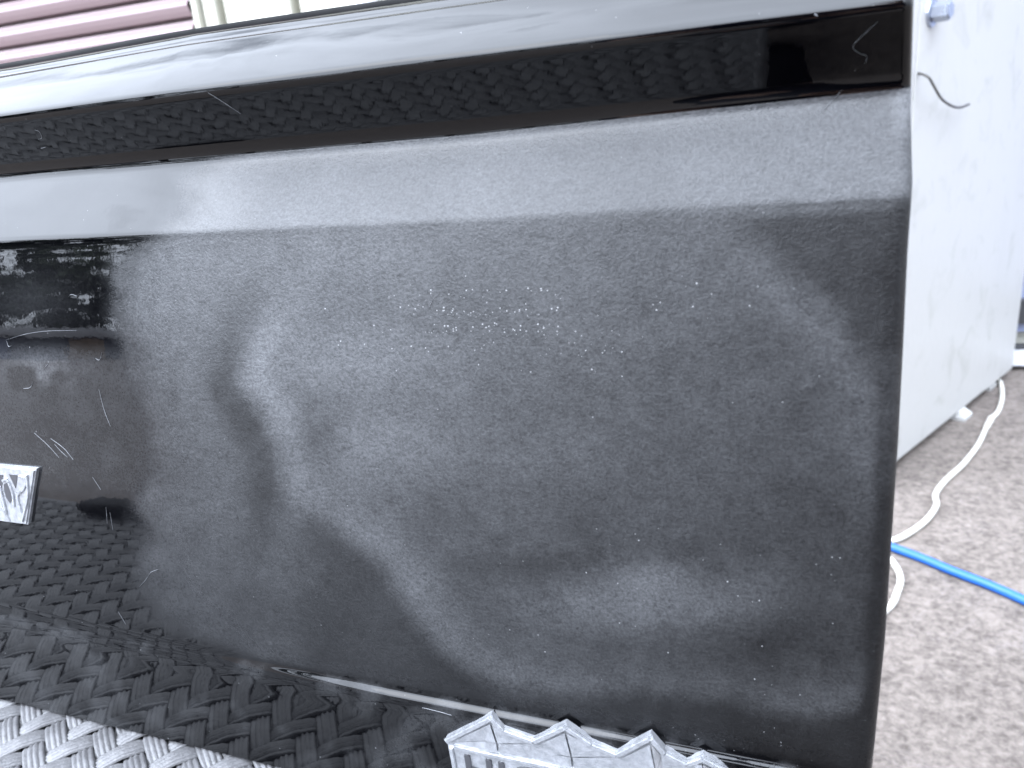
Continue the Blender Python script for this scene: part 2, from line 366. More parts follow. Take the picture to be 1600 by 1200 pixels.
# vertical profile of the outer skin: panel tilt integrated upwards
zt = np.array([0, .057, .09, .11, .14, .165, .19, .225]) * 1.2
tt = np.array([0, 0, 1, 3, 5.5, 7.5, 9.3, 12.0])
prof = []                                        # (Y, Z) from foot to top
zz = np.concatenate([np.linspace(0, .058, 14), np.linspace(.0588, .0665, 28), np.linspace(.0673, .0745, 8), np.linspace(.0758, .2665, 118)])
th = np.radians(np.interp(zz, zt, tt)); yy = np.concatenate([[0], np.cumsum(np.tan((th[:-1] + th[1:]) / 2) * np.diff(zz))])
prof += [(y, z) for y, z in zip(yy, zz)]
def walk(segs):
    """continue the profile with (length, tilt0, tilt1, steps); tilt from vertical, degrees, + leans away"""
    for ln, a, b, n in segs:
        for k in range(n):
            t = math.radians(a + (b - a) * (k + .5) / n); y, z = prof[-1]
            prof.append((y + ln / n * math.sin(t), z + ln / n * math.cos(t)))
i_panel = len(prof)
walk([(.0035, 12.5, 12.5, 2), (.003, 12.5, 32, 6), (.0285, 32, 34, 16)])
i_ledge = len(prof)
walk([(.0052, 32, -8, 8), (.0038, -8, -25, 6), (.0185, -25, -33, 12)])
walk([(.0045, -33, 30, 14)])
i_lip = len(prof)
walk([(.017, 38, 52, 14), (.0095, 52, 56, 8), (.0016, 57, 88, 4), (.0014, 88, 40, 4), (.0070, 50, 62, 6), (.003, 62, 120, 5)])
prof = np.array(prof)
# stretch the upper stations so that each feature sits at its measured sight slope s=(Z-H)/(Y+D)
def z_at(s, y): return H_CAM + s * (y + D_CAM)
feat_i = [0, 168, i_panel + 2, i_ledge, i_lip - 8, len(prof) - 3]
S_FEAT = {2: [(-.33, -.1307), (-.12, -.1375), (.029, -.1398)], 3: [(-.33, -.0278), (-.12, -.0325), (.029, -.0240)],
          4: [(-.33, .0749), (-.14, .0760), (.029, .0704)], 5: [(-.36, .1500), (-.25, .1548), (-.14, .1497), (.029, .140)]}
EDGE = np.array([(1.1, .121), (-.9759 * -1, .1221)])
xr_s = np.array([-1.4, -.9759, -.8554, -.7429, -.5883, -.4475, -.3188, -.2005, -.1198, -.0363, .0704, .2])
xr_v = np.array([.1205, .1221, .1238, .1255, .1239, .1225, .1198, .1166, .1163, .1086, .1042, .100])
xs = np.concatenate([np.linspace(-1.15, -.47, 60)[:-1], np.linspace(-.47, .022, 262), np.linspace(.0232, XE, 10)])
nP, nX = len(prof), len(xs)
V = np.zeros((nX, nP, 3))
for i, x in enumerate(xs):
    y = prof[:, 0].copy(); z = prof[:, 1].copy()
    for it in range(3):
        tgt = []
        for fi, k in enumerate(feat_i):
            if fi < 2: tgt.append(0.0)
            else:
                pts = S_FEAT[fi]; s = np.interp(x, [p[0] for p in pts], [p[1] for p in pts]); tgt.append(z_at(s, y[k]) - prof[k, 1])
        z = prof[:, 1] + np.interp(np.arange(nP), feat_i, tgt)
    # lower character line: lower face stands proud, crisp at the right, soft at the left
    w = np.interp(x, [-.42, -.30, -.17, .03], [.013, .009, .0032, .0026]); stp = np.interp(x, [-.45, -.30, -.18, .03], [.0008, .0012, .0020, .0021])
    sz = (z - .0615) / w; y = y + stp * sst(0, 1, sz) * (prof[:, 1] < .3) + np.where(prof[:, 1] >= .3, stp, 0)
    y = y - np.interp(x, [-.45, -.2, .03], [.0003, .0006, .0008]) * np.exp(-((z - .058) / .0035) ** 2)
    V[i, :, 0] = x; V[i, :, 1] = y; V[i, :, 2] = z
# right end follows the measured outline, then rolls over
s_ = (V[..., 2] - H_CAM) / (V[..., 1] + D_CAM); xe = np.interp(s_, xr_s, xr_v) * (V[..., 1] + D_CAM)
xe[:, :] = xe[-1:, :]
V[..., 0] = np.where(V[..., 0] > -.06, -.06 + (V[..., 0] + .06) * (xe + .06) / (XE + .06), V[..., 0])
dist_end = xe - V[..., 0]
rr = .0035; e = np.clip((rr - dist_end) / rr, 0, 1); V[..., 1] += rr * (1 - np.sqrt(np.clip(1 - e ** 2, 0, 1)))
P = V.reshape(-1, 3); U, Vv = project(P)
# dents ------------------------------------------------------
def poly_sd(u, v, pts):
    """signed distance (pixels) to a polyline, + on its right-hand side when walked downwards; also 0..1 position"""
    pts = np.array(pts, float); best = np.full(u.shape, 1e9); sg = np.zeros(u.shape); pos = np.zeros(u.shape); n = len(pts) - 1
    for i in range(n):
        a, b = pts[i], pts[i + 1]; d = b - a; l2 = d @ d; t = np.clip(((u - a[0]) * d[0] + (v - a[1]) * d[1]) / l2, 0, 1)
        du = u - a[0] - t * d[0]; dv = v - a[1] - t * d[1]; q = np.hypot(du, dv); cr = (du * d[1] - dv * d[0])
        k = q < best; best = np.where(k, q, best); sg = np.where(k, np.sign(cr), sg); pos = np.where(k, (i + t) / n, pos)
    return best * sg, pos
def smooth_poly(pts, n=8): return [tuple(p) for p in catmull([(a, b, 0) for a, b in pts], n)[:, :2]]
wu = U + 14 * (fbm(U / 40, Vv / 40, 3) - .5); wv = Vv + 14 * (fbm(U / 40, Vv / 40, 9) - .5)
flat = (P[:, 2] > .06) & (P[:, 2] < .2665)
DENT = smooth_poly([(455, 430), (405, 480), (378, 545), (372, 600), (405, 650), (432, 710), (436, 770), (420, 840)])
sd_, ps_ = poly_sd(wu, wv, DENT)
amp = np.sin(np.pi * np.clip(ps_, 0, 1)) ** .6 * flat
hgt = np.where(sd_ < 0, np.exp(-(np.clip(-sd_ - 0, 0, None) / 30) ** 2), np.exp(-(sd_ / 85) ** 1.5))
P[:, 1] -= .00062 * amp * hgt
LOW = smooth_poly([(405, 700), (470, 780), (545, 830), (610, 890), (655, 960), (700, 1015), (770, 1058), (860, 1078), (980, 1078), (1090, 1082), (1180, 1098), (1290, 1112), (1345, 1100), (1375, 1070)])
sl_, pl_ = poly_sd(wu, wv, LOW)        # + on the lower-left/outer side is to the left of the walk
P[:, 1] -= .0002 * flat * np.exp(-(sl_ / 45) ** 2)
SC = smooth_poly([(640, 850), (800, 846), (940, 836), (1100, 832)]); s3, p3 = poly_sd(U, Vv, SC)
P[:, 1] += .00006 * flat * np.exp(-(s3 / 9) ** 2) * np.sin(np.pi * p3)
P[:, 1] += (.0004 * (fbm(P[:, 0] * 9, P[:, 2] * 9, 21) - .5)) * flat * sst(-.40, -.28, P[:, 0])
lip = (P[:, 2] > .327)
P[:, 1] += .00022 * (vnoise(P[:, 0] * 7, P[:, 2] * 90, 31) - .5) * lip
for cu, cv in ((318, 101), (362, 98), (404, 96)):
    q = np.hypot((U - cu) / 17, (Vv - cv) / 12); P[:, 1] += .00007 * np.exp(-q ** 2 * 2) * lip - .00003 * np.exp(-((q - 1.2) / .3) ** 2) * lip
F = []
idx = np.arange(nX * nP).reshape(nX, nP)
q = np.stack([idx[:-1, :-1], idx[1:, :-1], idx[1:, 1:], idx[:-1, 1:]], -1).reshape(-1, 4)
skin = mesh('outer_panel', P, q.tolist(), PAINT, TG)
# wear attributes, with some light and shade painted into the powder tone --------------------------------------------
ledge = (P[:, 2] >= .2665)
pi_ = np.tile(np.arange(nP), nX)
n40 = fbm(U / 45, Vv / 45, 5); n90 = fbm(U / 110, Vv / 110, 15)
left_edge = smooth_poly([(205, 240), (195, 330), (175, 400), (172, 480), (178, 560), (185, 680), (200, 780), (212, 880), (236, 960), (300, 1035)])
se, _ = poly_sd(U + 60 * (n90 - .5) + 30 * (n40 - .5) - 70 * sst(420, 330, Vv), Vv, left_edge)
san = sst(-60, 170, se)
san = san * (pi_ <= i_ledge + 4)                                  # never above the ledge fillet
san = san * (1 - sst(-.012, .004, .068 - P[:, 2]) * 0.75)          # lower face mostly still glossy
low_gloss = sst(.0685, .0640, P[:, 2])
san = san * (1 - low_gloss * sst(1240, 1050, U) * .95 - low_gloss * sst(1050, 1240, U) * .25)
ledge_only = (pi_ > i_panel + 4) & (pi_ <= i_ledge + 4)
fillet = sst(i_ledge - 6, i_ledge + 2, pi_)
san = san * (1 - fillet * .55)
G2 = lambda cu, cv, su, sv: np.exp(-((U - cu) / su) ** 2 - ((Vv - cv) / sv) ** 2)
du = np.interp(Vv, [380, 520, 700, 900, 1080], [.18, .205, .185, .125, .09]) * np.interp(U, [850, 1350], [1, .62]) + .06 * (n90 - .5) + .05 * (n40 - .5)  # tone drops toward bottom and right: shade falloff painted into the powder
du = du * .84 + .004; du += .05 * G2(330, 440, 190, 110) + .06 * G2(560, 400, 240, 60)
# dent: its shading accented in the powder tone, dark valley and pale bump
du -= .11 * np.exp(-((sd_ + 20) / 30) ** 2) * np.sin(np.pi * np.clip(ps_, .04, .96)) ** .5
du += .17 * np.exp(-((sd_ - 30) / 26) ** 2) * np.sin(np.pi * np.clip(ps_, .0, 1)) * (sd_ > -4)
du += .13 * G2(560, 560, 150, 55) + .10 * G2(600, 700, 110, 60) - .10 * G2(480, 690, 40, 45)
# lower boundary: bright powder rim on the inner side, wiped paint outside
side = np.where(sl_ > 0, 1, -1)
inn = sl_ if True else 0
rim_amp = np.interp(pl_, [0, .12, .3, .5, .62, .75, .85, 1], [.2, .9, 1, .85, .6, .55, .8, .5])
du += .13 * rim_amp * np.exp(-(np.clip(inn, 0, None) / 60) ** 2) * sst(-26, 14, inn)
wiped = sst(16, -34, inn) * (pl_ > .02) * (pl_ < .995)
du *= 1 - .42 * wiped * sst(430, 520, U)
du += .15 * G2(960, 950, 130, 45) + .08 * G2(1110, 930, 140, 50) + .10 * G2(1010, 900, 60, 25)
du -= .03 * G2(830, 880, 160, 18) + .01 * G2(1050, 1000, 200, 30)
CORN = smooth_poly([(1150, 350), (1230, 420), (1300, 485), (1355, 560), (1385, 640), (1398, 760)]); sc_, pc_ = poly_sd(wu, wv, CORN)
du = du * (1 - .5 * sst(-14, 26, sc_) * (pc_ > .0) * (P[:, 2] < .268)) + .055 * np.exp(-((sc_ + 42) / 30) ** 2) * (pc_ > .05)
du *= 1 - .35 * sst(0, -60, -sc_ * -1) * 0
du *= 1 - .85 * sst(.0085, .003, np.repeat(dist_end.reshape(-1), 1)) * (P[:, 2] < .27)
P_d = .0006 * G2(1265, 603, 8, 8); skin.data.vertices.foreach_set('co', (P - P_d[:, None] * np.array([0, 1, 0])).reshape(-1)); skin.data.update(); du += .06 * G2(1262, 602, 6, 6) + .3 * G2(1285, 287, 4, 4) + .25 * G2(1277, 314, 3, 3)
du = np.clip(du, .03, .9)
du = np.where(ledge_only | (pi_ > i_ledge), du * .9 + .045 + .06 * sst(1000, 1300, U), du)  # ledge powder lifted to stand in for reflected sky brightness
du += .25 * ledge_only * sst(.10, .0, np.abs(P[:, 0] - xe.reshape(-1)) / .08) * sst(i_ledge - 10, i_ledge, pi_)
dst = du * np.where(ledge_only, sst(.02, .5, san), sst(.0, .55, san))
dst = np.maximum(dst, low_gloss * .10 * sst(.4, .8, n40))
gl_left = G2(60, 580, 45, 30) * .17 * sst(.45, .7, n40) + G2(45, 470, 60, 40) * .04
dst = np.maximum(dst, gl_left + (.008 + (.055 + .02 * sst(.35, .7, n40)) * sst(530, 560, Vv) * sst(800, 745, Vv)) * (P[:, 2] < .27))  # pale film painted over the mirrored ground to brighten that reflection
spk = 2.2 * sst(.25, .75, fbm(U / 16, Vv / 16, 77)) * np.clip(np.exp(-((U - 740) / 130) ** 2 - ((Vv - 500) / 38) ** 2) + np.exp(-((U - 880) / 75) ** 2 - ((Vv - 515) / 45) ** 2), 0, 1)
spk += .10 * G2(1020, 460, 140, 22) + .012 + .05 * G2(960, 950, 170, 60) + .02 * sst(900, 1250, U) * sst(600, 1000, Vv) + .10 * G2(1310, 905, 40, 40)
spk = np.where(pi_ > i_ledge + 6, .010, spk)
for nm, arr in (('sanded', san), ('dust_shading', dst), ('speck', spk)):
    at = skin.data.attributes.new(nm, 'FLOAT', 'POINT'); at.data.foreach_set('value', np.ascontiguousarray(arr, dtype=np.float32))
# back of the tailgate: inner panel, end flange, foot, top seal
back = []
bx0, bx1 = -1.15, XE - .004
ycol = V.reshape(nX, nP, 3)
top_line = [tuple(P[i * nP + nP - 1]) for i in range(0, nX, 6)] + [tuple(P[(nX - 1) * nP + nP - 1])]
Vb = []; Fb = []
for t_ in top_line:
    x = min(t_[0], bx1); Vb += [(t_[0], t_[1], t_[2]), (x, t_[1] + .016, t_[2] - .006), (x, t_[1] + .018, t_[2] - .03), (x, .062, .12), (x, .062, .004), (x, .052, .0)]
k = 6
for i in range(len(top_line) - 1):
    for j in range(k - 1): Fb.append((i * k + j, (i + 1) * k + j, (i + 1) * k + j + 1, i * k + j + 1))
mesh('inner_panel', Vb, Fb, PAINT_PLAIN, TG)
Vf = []; Ff = []
ends = [P[(nX - 1) * nP + j] for j in range(0, nP, 3)] + [P[nX * nP - 1]]
for p in ends:
    zb = p[2]; yb = np.interp(zb, [0, .12, .30, .345, .37], [.050, .060, .078, .081, .078]); yb = max(yb, p[1] + .002)
    Vf += [tuple(p), (p[0] - .0022, p[1] + .004, zb), (min(p[0] - .003, bx1), yb, zb)]
for i in range(len(ends) - 1):
    for j in range(2): Ff.append((i * 3 + j, i * 3 + j + 1, (i + 1) * 3 + j + 1, (i + 1) * 3 + j))
mesh('end_flange', Vf, Ff, PAINT_PLAIN, TG)
abox('foot_rail', (-1.14, .003, .0005), (XE - .006, .050, .006), PAINT_PLAIN, TG, .001)
tl = np.array(top_line); tl = tl[::4] if len(tl) > 40 else tl
seal = [tuple(p + np.array([0, .0012, .0000])) for p in np.vstack([tl[:-1], np.array(top_line[-1])[None]])]
tube('top_seal', seal, .0028, RUBBER, TG, n=4, seg=10)

def skin_point(u, v):
    """nearest outer-panel vertex to a picture position, interpolated enough for small marks"""
    d = (U - u) ** 2 + (Vv - v) ** 2; k = np.argpartition(d, 12)[:12]
    A = np.stack([np.ones(12), U[k] - u, Vv[k] - v], 1); return np.linalg.lstsq(A, P[k], rcond=None)[0][0]
def scratch_bm(bm, pts, wpx):
    """a scraped line: thin ribbon with a raised middle, standing just proud of the paint"""
    pts = smooth_poly(pts, 5) if len(pts) > 2 else [tuple(np.array(pts[0]) * (1 - t) + np.array(pts[1]) * t) for t in np.linspace(0, 1, 7)]
    Q = [skin_point(*p) for p in pts]; n = len(Q); rows = []
    for i, p in enumerate(Q):
        t = Q[min(i + 1, n - 1)] - Q[max(i - 1, 0)]; t = t / (np.linalg.norm(t) + 1e-9); s = np.cross(t, [0, 1, 0]); s /= np.linalg.norm(s) + 1e-9
        w = wpx / 12500 * (0.35 + .65 * math.sin(math.pi * (i + .5) / n)) * random.uniform(.7, 1.2)
        o = np.array([0, -.00022, 0.0])
        rows.append([bm.verts.new(p + o - s * w), bm.verts.new(p + o * 1.6), bm.verts.new(p + o + s * w)])
    for a, b in zip(rows, rows[1:]):
        for j in range(2): bm.faces.new((a[j], a[j + 1], b[j + 1], b[j]))
SCRATCH = [([(155, 608), (163, 640), (173, 666)], 2.0), ([(80, 685), (100, 700), (115, 718)], 1.6), ([(54, 676), (75, 695), (93, 715)], 1.3), ([(86, 694), (96, 705), (106, 714)], 1.2),
    ([(145, 745), (158, 765)], 1.2), ([(166, 792), (168, 818)], 1.5), ([(172, 800), (177, 828)], 1.2), ([(218, 917), (230, 903), (236, 894), (248, 889)], 1.4), ([(185, 955), (197, 975)], 1.0),
    ([(10, 531), (40, 522), (75, 517), (120, 516)], 1.0), ([(108, 463), (112, 460), (120, 462)], 1.5), ([(11, 533), (14, 541), (18, 540)], 1.6),
    ([(150, 560), (156, 562), (160, 550)], 1.6), ([(37, 607), (48, 605), (52, 596)], 1.6), ([(70, 575), (76, 568)], 1.4),
    ([(1371, 34), (1352, 52), (1333, 72), (1342, 83), (1354, 88), (1352, 100)], .6), ([(1272, 22), (1278, 25)], 2.0), ([(1284, 176), (1300, 158), (1316, 140)], .9), ([(326, 145), (350, 160), (377, 178)], 1.0),
    ([(55, 203), (62, 206), (66, 215), (60, 218)], 1.6), ([(64, 232), (72, 230)], 1.6), ([(671, 480), (676, 468)], 1.2), ([(660, 1105), (685, 1111), (706, 1117)], 2.0)]
bm = bmesh.new()
for pts, w in SCRATCH: scratch_bm(bm, pts, w)
o = from_bm('paint_scratches', bm, SCR, TG); o['kind'] = 'stuff'; o['label'] = 'pale scratches and scuffs in the black paint'

# badges -------------------------------------------------------
def extrude_poly(bm, pts, y0, y1, bev=0.0):
    b = bmesh.new(); f = b.faces.new([b.verts.new((x, y0, z)) for x, z in pts])
    r = bmesh.ops.extrude_face_region(b, geom=[f]); bmesh.ops.translate(b, verts=[v for v in r['geom'] if isinstance(v, bmesh.types.BMVert)], vec=(0, y1 - y0, 0))
    if bev:
        ed = [e for e in b.edges if all(abs(v.co.y - y1) < 1e-7 for v in e.verts)]
        bmesh.ops.bevel(b, geom=ed, offset=bev, segments=2, affect='EDGES')
    bmesh.ops.recalc_face_normals(b, faces=b.faces)
    me = bpy.data.meshes.new('t'); b.to_mesh(me); b.free(); bm.from_mesh(me); bpy.data.meshes.remove(me)
def bar_bm(bm, a, b, w, y0, y1):
    a = np.array(a); b = np.array(b); t = (b - a) / np.linalg.norm(b - a); s = np.array([-t[1], t[0]]) * w
    extrude_poly(bm, [tuple(a - s), tuple(b - s), tuple(b + s), tuple(a + s)], y0, y1, min(w, abs(y1 - y0)) * .35)
YB = -.0022
px2 = lambda u, v, y=YB - .002: tuple(on_y(u, v, y)[[0, 2]])
ridge_px = [(693.7, 1157.8), (764, 1122), (784, 1142), (831, 1159), (881, 1136), (922, 1164), (962, 1180), (1015, 1153), (1037, 1178), (1072, 1195), (1097, 1186), (1128, 1203)]
ridge = [px2(*p) for p in ridge_px]
bz = ridge[0][1] - .036
bdg = None
bm = bmesh.new()
xr1 = ridge[-1][0] + .004
out = [(ridge[0][0] + .0012, bz)] + ridge + [(xr1, ridge[-1][1] - .004), (xr1 - .003, bz)]
extrude_poly(bm, out, .0005, YB, .0005)
bdg = from_bm('badge', bm, BADGE, TG); bdg['label'] = 'silver badge with a jagged mountain outline reading HIGH COUNTRY, low on the panel'
bm = bmesh.new()
for a, b in zip(ridge[:-1], ridge[1:]):
    a = np.array(a) + [0, -.0016]; b = np.array(b) + [0, -.0016]; bar_bm(bm, tuple(a), tuple(b), .0012, YB + .0002, YB - .0012)
from_bm('ridge_rim', bm, BADGE, bdg)
tz = px2(712, 1169)[1] - .001          # top of the lettering bar
bm = bmesh.new()
bar_bm(bm, (ridge[0][0] + .004, tz), (xr1 - .018, tz), .0011, YB + .0002, YB - .0012)
bar_bm(bm, (ridge[0][0] + .0022, tz - .001), (ridge[0][0] + .0028, bz + .002), .0010, YB + .0002, YB - .0010)
from_bm('lettering_border', bm, BADGE, bdg)
# mountain facets between ridge and bar
bm = bmesh.new()
rz = np.array(ridge); lo = tz + .0016
pk = [1, 4, 7, 10]; vl = [0, 3, 6, 8, 11]
def facet(*pts):
    c = np.mean([p[:2] for p in pts], 0); bm.faces.new([bm.verts.new((c[0] + (p[0] - c[0]) * .93, YB - p[2], c[1] + (p[1] - c[1]) * .93)) for p in pts])
for n_, k in enumerate(pk):
    p = rz[k] + [0, -.0036]; a = rz[vl[n_]] + [.0012, -.0032]; b = rz[vl[n_ + 1]] + [-.0012, -.0032]
    if p[1] < lo + .002: continue
    a[1] = max(a[1], lo); b[1] = max(b[1], lo); f = p * .35 + np.array([p[0] + .0028, lo]) * .65; f2 = np.array([p[0] - .0042, lo + (p[1] - lo) * .30])
    facet((*p, .0012), (*a, .0001), (*f2, .0003), (*f, .0011)); facet((*p, .0012), (*f, .0011), (*b, .0001))
    facet((*f2, .0002), (a[0], lo, .0001), (f[0], lo, .0007), (*f, .0010)); facet((*f, .0010), (f[0], lo, .0008), (b[0], lo, .0001), (*b, .0001))
from_bm('mountain_relief', bm, BADGE, bdg)
def text_mesh(name, body, size, x, y, z, mat, parent, thick=.0004, spacing=1.0):
    cu = bpy.data.curves.new(name, 'FONT'); cu.body = body; cu.size = size; cu.extrude = thick; cu.space_character = spacing; cu.offset = size * .012
    t = bpy.data.objects.new('t', cu); COL.objects.link(t); dg = bpy.context.evaluated_depsgraph_get(); dg.update()
    me = bpy.data.meshes.new_from_object(t.evaluated_get(dg)); bpy.data.objects.remove(t)
    me.transform(Matrix.Translation((x, y, z)) @ Matrix.Rotation(math.pi / 2, 4, 'X')); me.materials.clear(); return link(name, me, mat, parent)
hx = px2(719, 1182)
LH = .0150
text_mesh('lettering', 'HIGH COUNTRY', LH / .70, hx[0], YB - .0004, hx[1] - LH, BADGE_DARK, bdg, spacing=1.06)

# left badge at the picture's left border
yb = float(skin_point(10, 775)[1]) - .0005; YL = yb - .0017
q2 = lambda u, v: tuple(on_y(u, v, YL)[[0, 2]])
tr, br = q2(52, 735), q2(45, 819)
wl = .105
bm = bmesh.new()
extrude_poly(bm, [(br[0] - wl, br[1]), br, tr, (tr[0] - wl, tr[1])], yb + .004, YL, .0008)
b2 = from_bm('badge', bm, BADGE, TG); b2['label'] = 'rough silver badge plate cut off by the left border of the photo'
def inlay(pts):
    bm = bmesh.new(); extrude_poly(bm, [q2(*p) for p in pts], YL + .0004, YL - .00025, 0); return from_bm('inlay', bm, BADGE_DARK, b2)
inlay([(12, 742), (25, 743), (25, 752), (24, 763), (18, 752)])
inlay([(5, 757), (9, 755), (14, 762), (18, 774), (19, 782), (17, 785), (11, 778), (7, 768)])
for k in range(1, 4):
    du_ = -22 * k
    inlay([(12 + du_, 742), (25 + du_, 743), (25 + du_, 752), (24 + du_, 763), (18 + du_, 752)])
bm = bmesh.new()
for pts in ([(3, 752), (10, 750), (20, 770), (24, 790)], [(0, 760), (8, 785), (15, 808)], [(28, 745), (40, 750), (36, 765), (28, 775), (36, 800)], [(26, 770), (34, 768)], [(4, 790), (12, 800), (18, 812)], [(40, 742), (44, 775), (38, 812)]):
    Q = [np.array(q2(*p)) for p in smooth_poly(pts, 4)]
    for a, b in zip(Q, Q[1:]): bar_bm(bm, tuple(a), tuple(b + (b - a) * .1), .0007, YL + .0002, YL - .0008)
from_bm('plate_relief', bm, BADGE, b2)

for ob in [b2] + list(b2.children):
    for v in ob.data.vertices: v.co.y += .0686 * (v.co.z - .146)

# ------------------------------------------------------------------ wicker table
TX0, TX1, TY0, TY1 = -1.12, -.035, -.300, .20
TB = empty('wicker_table', ((TX0 + TX1) / 2, -.03, G), 'grey woven wicker outdoor table with diagonal weave, under the tailgate', 'table')
PIT = .0117; AZ = math.radians(52.5)
dA = np.array([math.cos(AZ), math.sin(AZ)]); dB = np.array([-math.sin(AZ), math.cos(AZ)]); O2 = np.array([-.4, -.05]); ZW = -.0031
hw = PIT * .475
pw = np.array([-1, -.96, -.74, -.56, -.44, -.25, -.07, .07, .25, .44, .56, .74, .96, 1]) * hw
pz = np.array([-.0016, -.0005, .0001, -.0005, -.0004, .0009, .0000, .0000, .0009, -.0004, -.0005, .0001, -.0005, -.0016])
def clip_range(o, d):
    t0, t1 = -9, 9
    for k, (lo, hi) in enumerate(((TX0, TX1), (TY0, TY1))):
        a = (lo - o[k]) / d[k]; b = (hi - o[k]) / d[k]; t0 = max(t0, min(a, b)); t1 = min(t1, max(a, b))
    return t0, t1
def strand(i, fam):
    d, s = (dA, dB) if fam == 0 else (dB, -dA)
    o = O2 + (i * PIT) * (dB if fam == 0 else dA); t0, t1 = clip_range(o, d)
    if t1 - t0 < .012: return 0
    j0, j1 = t0 / PIT, t1 / PIT; n = max(4, int((j1 - j0) * 4)); j = np.linspace(j0, j1, n)
    def lvl(q):
        over = ((i - q) % 4) < 2 if fam == 0 else ~(((q - i) % 4) < 2)
        return np.where(over, 1., -1.)
    f = np.floor(j + .5).astype(int); lo = np.floor(j).astype(int); t = j - lo; t = sst(.18, .82, t)
    z = lvl(lo) * (1 - t) + lvl(lo + 1) * t
    bow = np.where((lvl(lo) > 0) & (lvl(lo + 1) > 0), np.sin(np.pi * (j - lo)) * .0009, 0)
    c = o[None] + d[None] * (j * PIT)[:, None] + s[None] * (rng.normal(0, .00018))
    zc = ZW - .0003 + z * .0014 + bow + rng.normal(0, .00012)
    Vs = np.zeros((n, 14, 3)); Vs[..., :2] = c[:, None] + s[None, None] * pw[None, :, None] * (1 - .05 * (z < 0))[:, None, None]; Vs[..., 2] = zc[:, None] + pz[None]
    ix = np.arange(n * 14).reshape(n, 14); q = np.stack([ix[:-1, :-1], ix[1:, :-1], ix[1:, 1:], ix[:-1, 1:]], -1).reshape(-1, 4)
    if fam == 1 or True: q = q[:, ::-1]
    me = bpy.data.meshes.new('strand'); me.vertices.add(n * 14); me.vertices.foreach_set('co', Vs.reshape(-1).astype(np.float32))
    nf = len(q); me.loops.add(nf * 4); me.loops.foreach_set('vertex_index', q.reshape(-1).astype(np.int32)); me.polygons.add(nf)
    me.polygons.foreach_set('loop_start', (np.arange(nf) * 4).astype(np.int32)); me.polygons.foreach_set('use_smooth', np.ones(nf, bool)); me.update(calc_edges=True)
    link('strand', me, RATTAN, TB); return 1
cnt = 0
for i in range(-110, 111):
    for fam in (0, 1): cnt += strand(i, fam)
print('strands', cnt)
abox('core_board', (TX0 + .004, TY0 + .004, -.028), (TX1 - .004, TY1 - .004, -.0075), RATTAN_DK, TB, .002)
rim = [(TX0, TY0, -.008), (TX1, TY0, -.008), (TX1, TY1, -.008), (TX0, TY1, -.008)]
for a, b in zip(rim, rim[1:] + rim[:1]):
    tube('edge_roll', [a, tuple((np.array(a) + np.array(b)) / 2), b], .0068, RATTAN, TB, n=4, seg=12)
for x in (TX0 + .01, TX1 - .06):
    for y in (TY0 + .01, TY1 - .06):
        abox('leg', (x, y, G), (x + .05, y + .05, -.03), RATTAN, TB, .004)
abox('apron', (TX0 + .06, TY0 + .02, -.10), (TX1 - .06, TY0 + .035, -.029), RATTAN, TB, .003)

# black sanding block lying at the front edge of the table (seen mirrored in the paint)
SB = empty('sanding_block', (-.62, -.277, 0.0015), 'small black rubber sanding block at the front edge of the woven table', 'sanding block')
abox('rubber_body', (-.675, -.292, .0015), (-.56, -.262, .017), RUBBER, SB, .005)
abox('abrasive_face', (-.672, -.289, -.0005), (-.563, -.265, .0014), RATTAN_DK, SB, .0006)

# ------------------------------------------------------------------ white cabinet
ca = on_z(1409, 715, G + .02); cb = on_z(1582, 576, G + .02)
fd = (cb - ca); fl = np.linalg.norm(fd); fd /= fl; fn = np.array([fd[1], -fd[0], 0])          # face direction and outward normal
CB = empty('white_cabinet', (float(ca[0] - .2), float(ca[1] + .4), G), 'large white metal cabinet standing on the concrete beside the tailgate', 'cabinet')
def on_face(u, v, off=0.0):
    r = ray(u, v); p0 = ca + fn * off; t = ((p0 - C0) @ fn) / (r @ fn); return C0 + r * t
seam = on_face(1434, 60); s_t = float((seam - ca) @ fd)
zb, ztop = G + .02, 1.15
bm = bmesh.new()
st = ca + fd * (s_t + .0025); 
box_bm(bm, (st[0], st[1], zb), tuple(fd * (fl - s_t - .0025)), tuple(-fn * .028), (0, 0, ztop - zb), .003)
from_bm('side_panel', bm, WHITE, CB)
bm = bmesh.new(); s0 = ca + fd * (s_t - .05)
box_bm(bm, (s0[0], s0[1], zb), tuple(fd * .0475), tuple(-fn * .030), (0, 0, ztop - zb), .002)
from_bm('corner_post', bm, WHITE, CB)
bm = bmesh.new(); s1 = s0 - fn * .033
box_bm(bm, (s1[0], s1[1], zb + .002), tuple(fd * (fl - s_t + .046)), tuple(-fn * .6), (0, 0, ztop - zb - .01), .002)
from_bm('body', bm, WHITE, CB)
ft = on_z(1497, 652, G); 
bm = bmesh.new(); f0 = ft - fn * .03 - fd * .02
for (lo, hi, w0, w1) in ((0, .006, .032, .032), (.006, .022, .030, .012)):
    pass
bw = bmesh.new()
c4 = [f0 + fd * a + fn * b for a, b in ((0, 0), (.045, 0), (.045, .05), (0, .05))]; c5 = [f0 + fd * a + fn * b for a, b in ((.008, 0), (.037, 0), (.037, .028), (.008, .028))]
vs = [bw.verts.new((p[0], p[1], G)) for p in c4] + [bw.verts.new((p[0], p[1], G + .007)) for p in c4] + [bw.verts.new((p[0], p[1], G + .026)) for p in c5]
for a in (0, 4):
    for k in range(4): bw.faces.new((vs[a + k], vs[a + (k + 1) % 4], vs[a + 4 + (k + 1) % 4], vs[a + 4 + k]))
bw.faces.new(vs[8:12]); bw.faces.new(vs[0:4][::-1])
foot = from_bm('foot', bw, WHITE, CB)
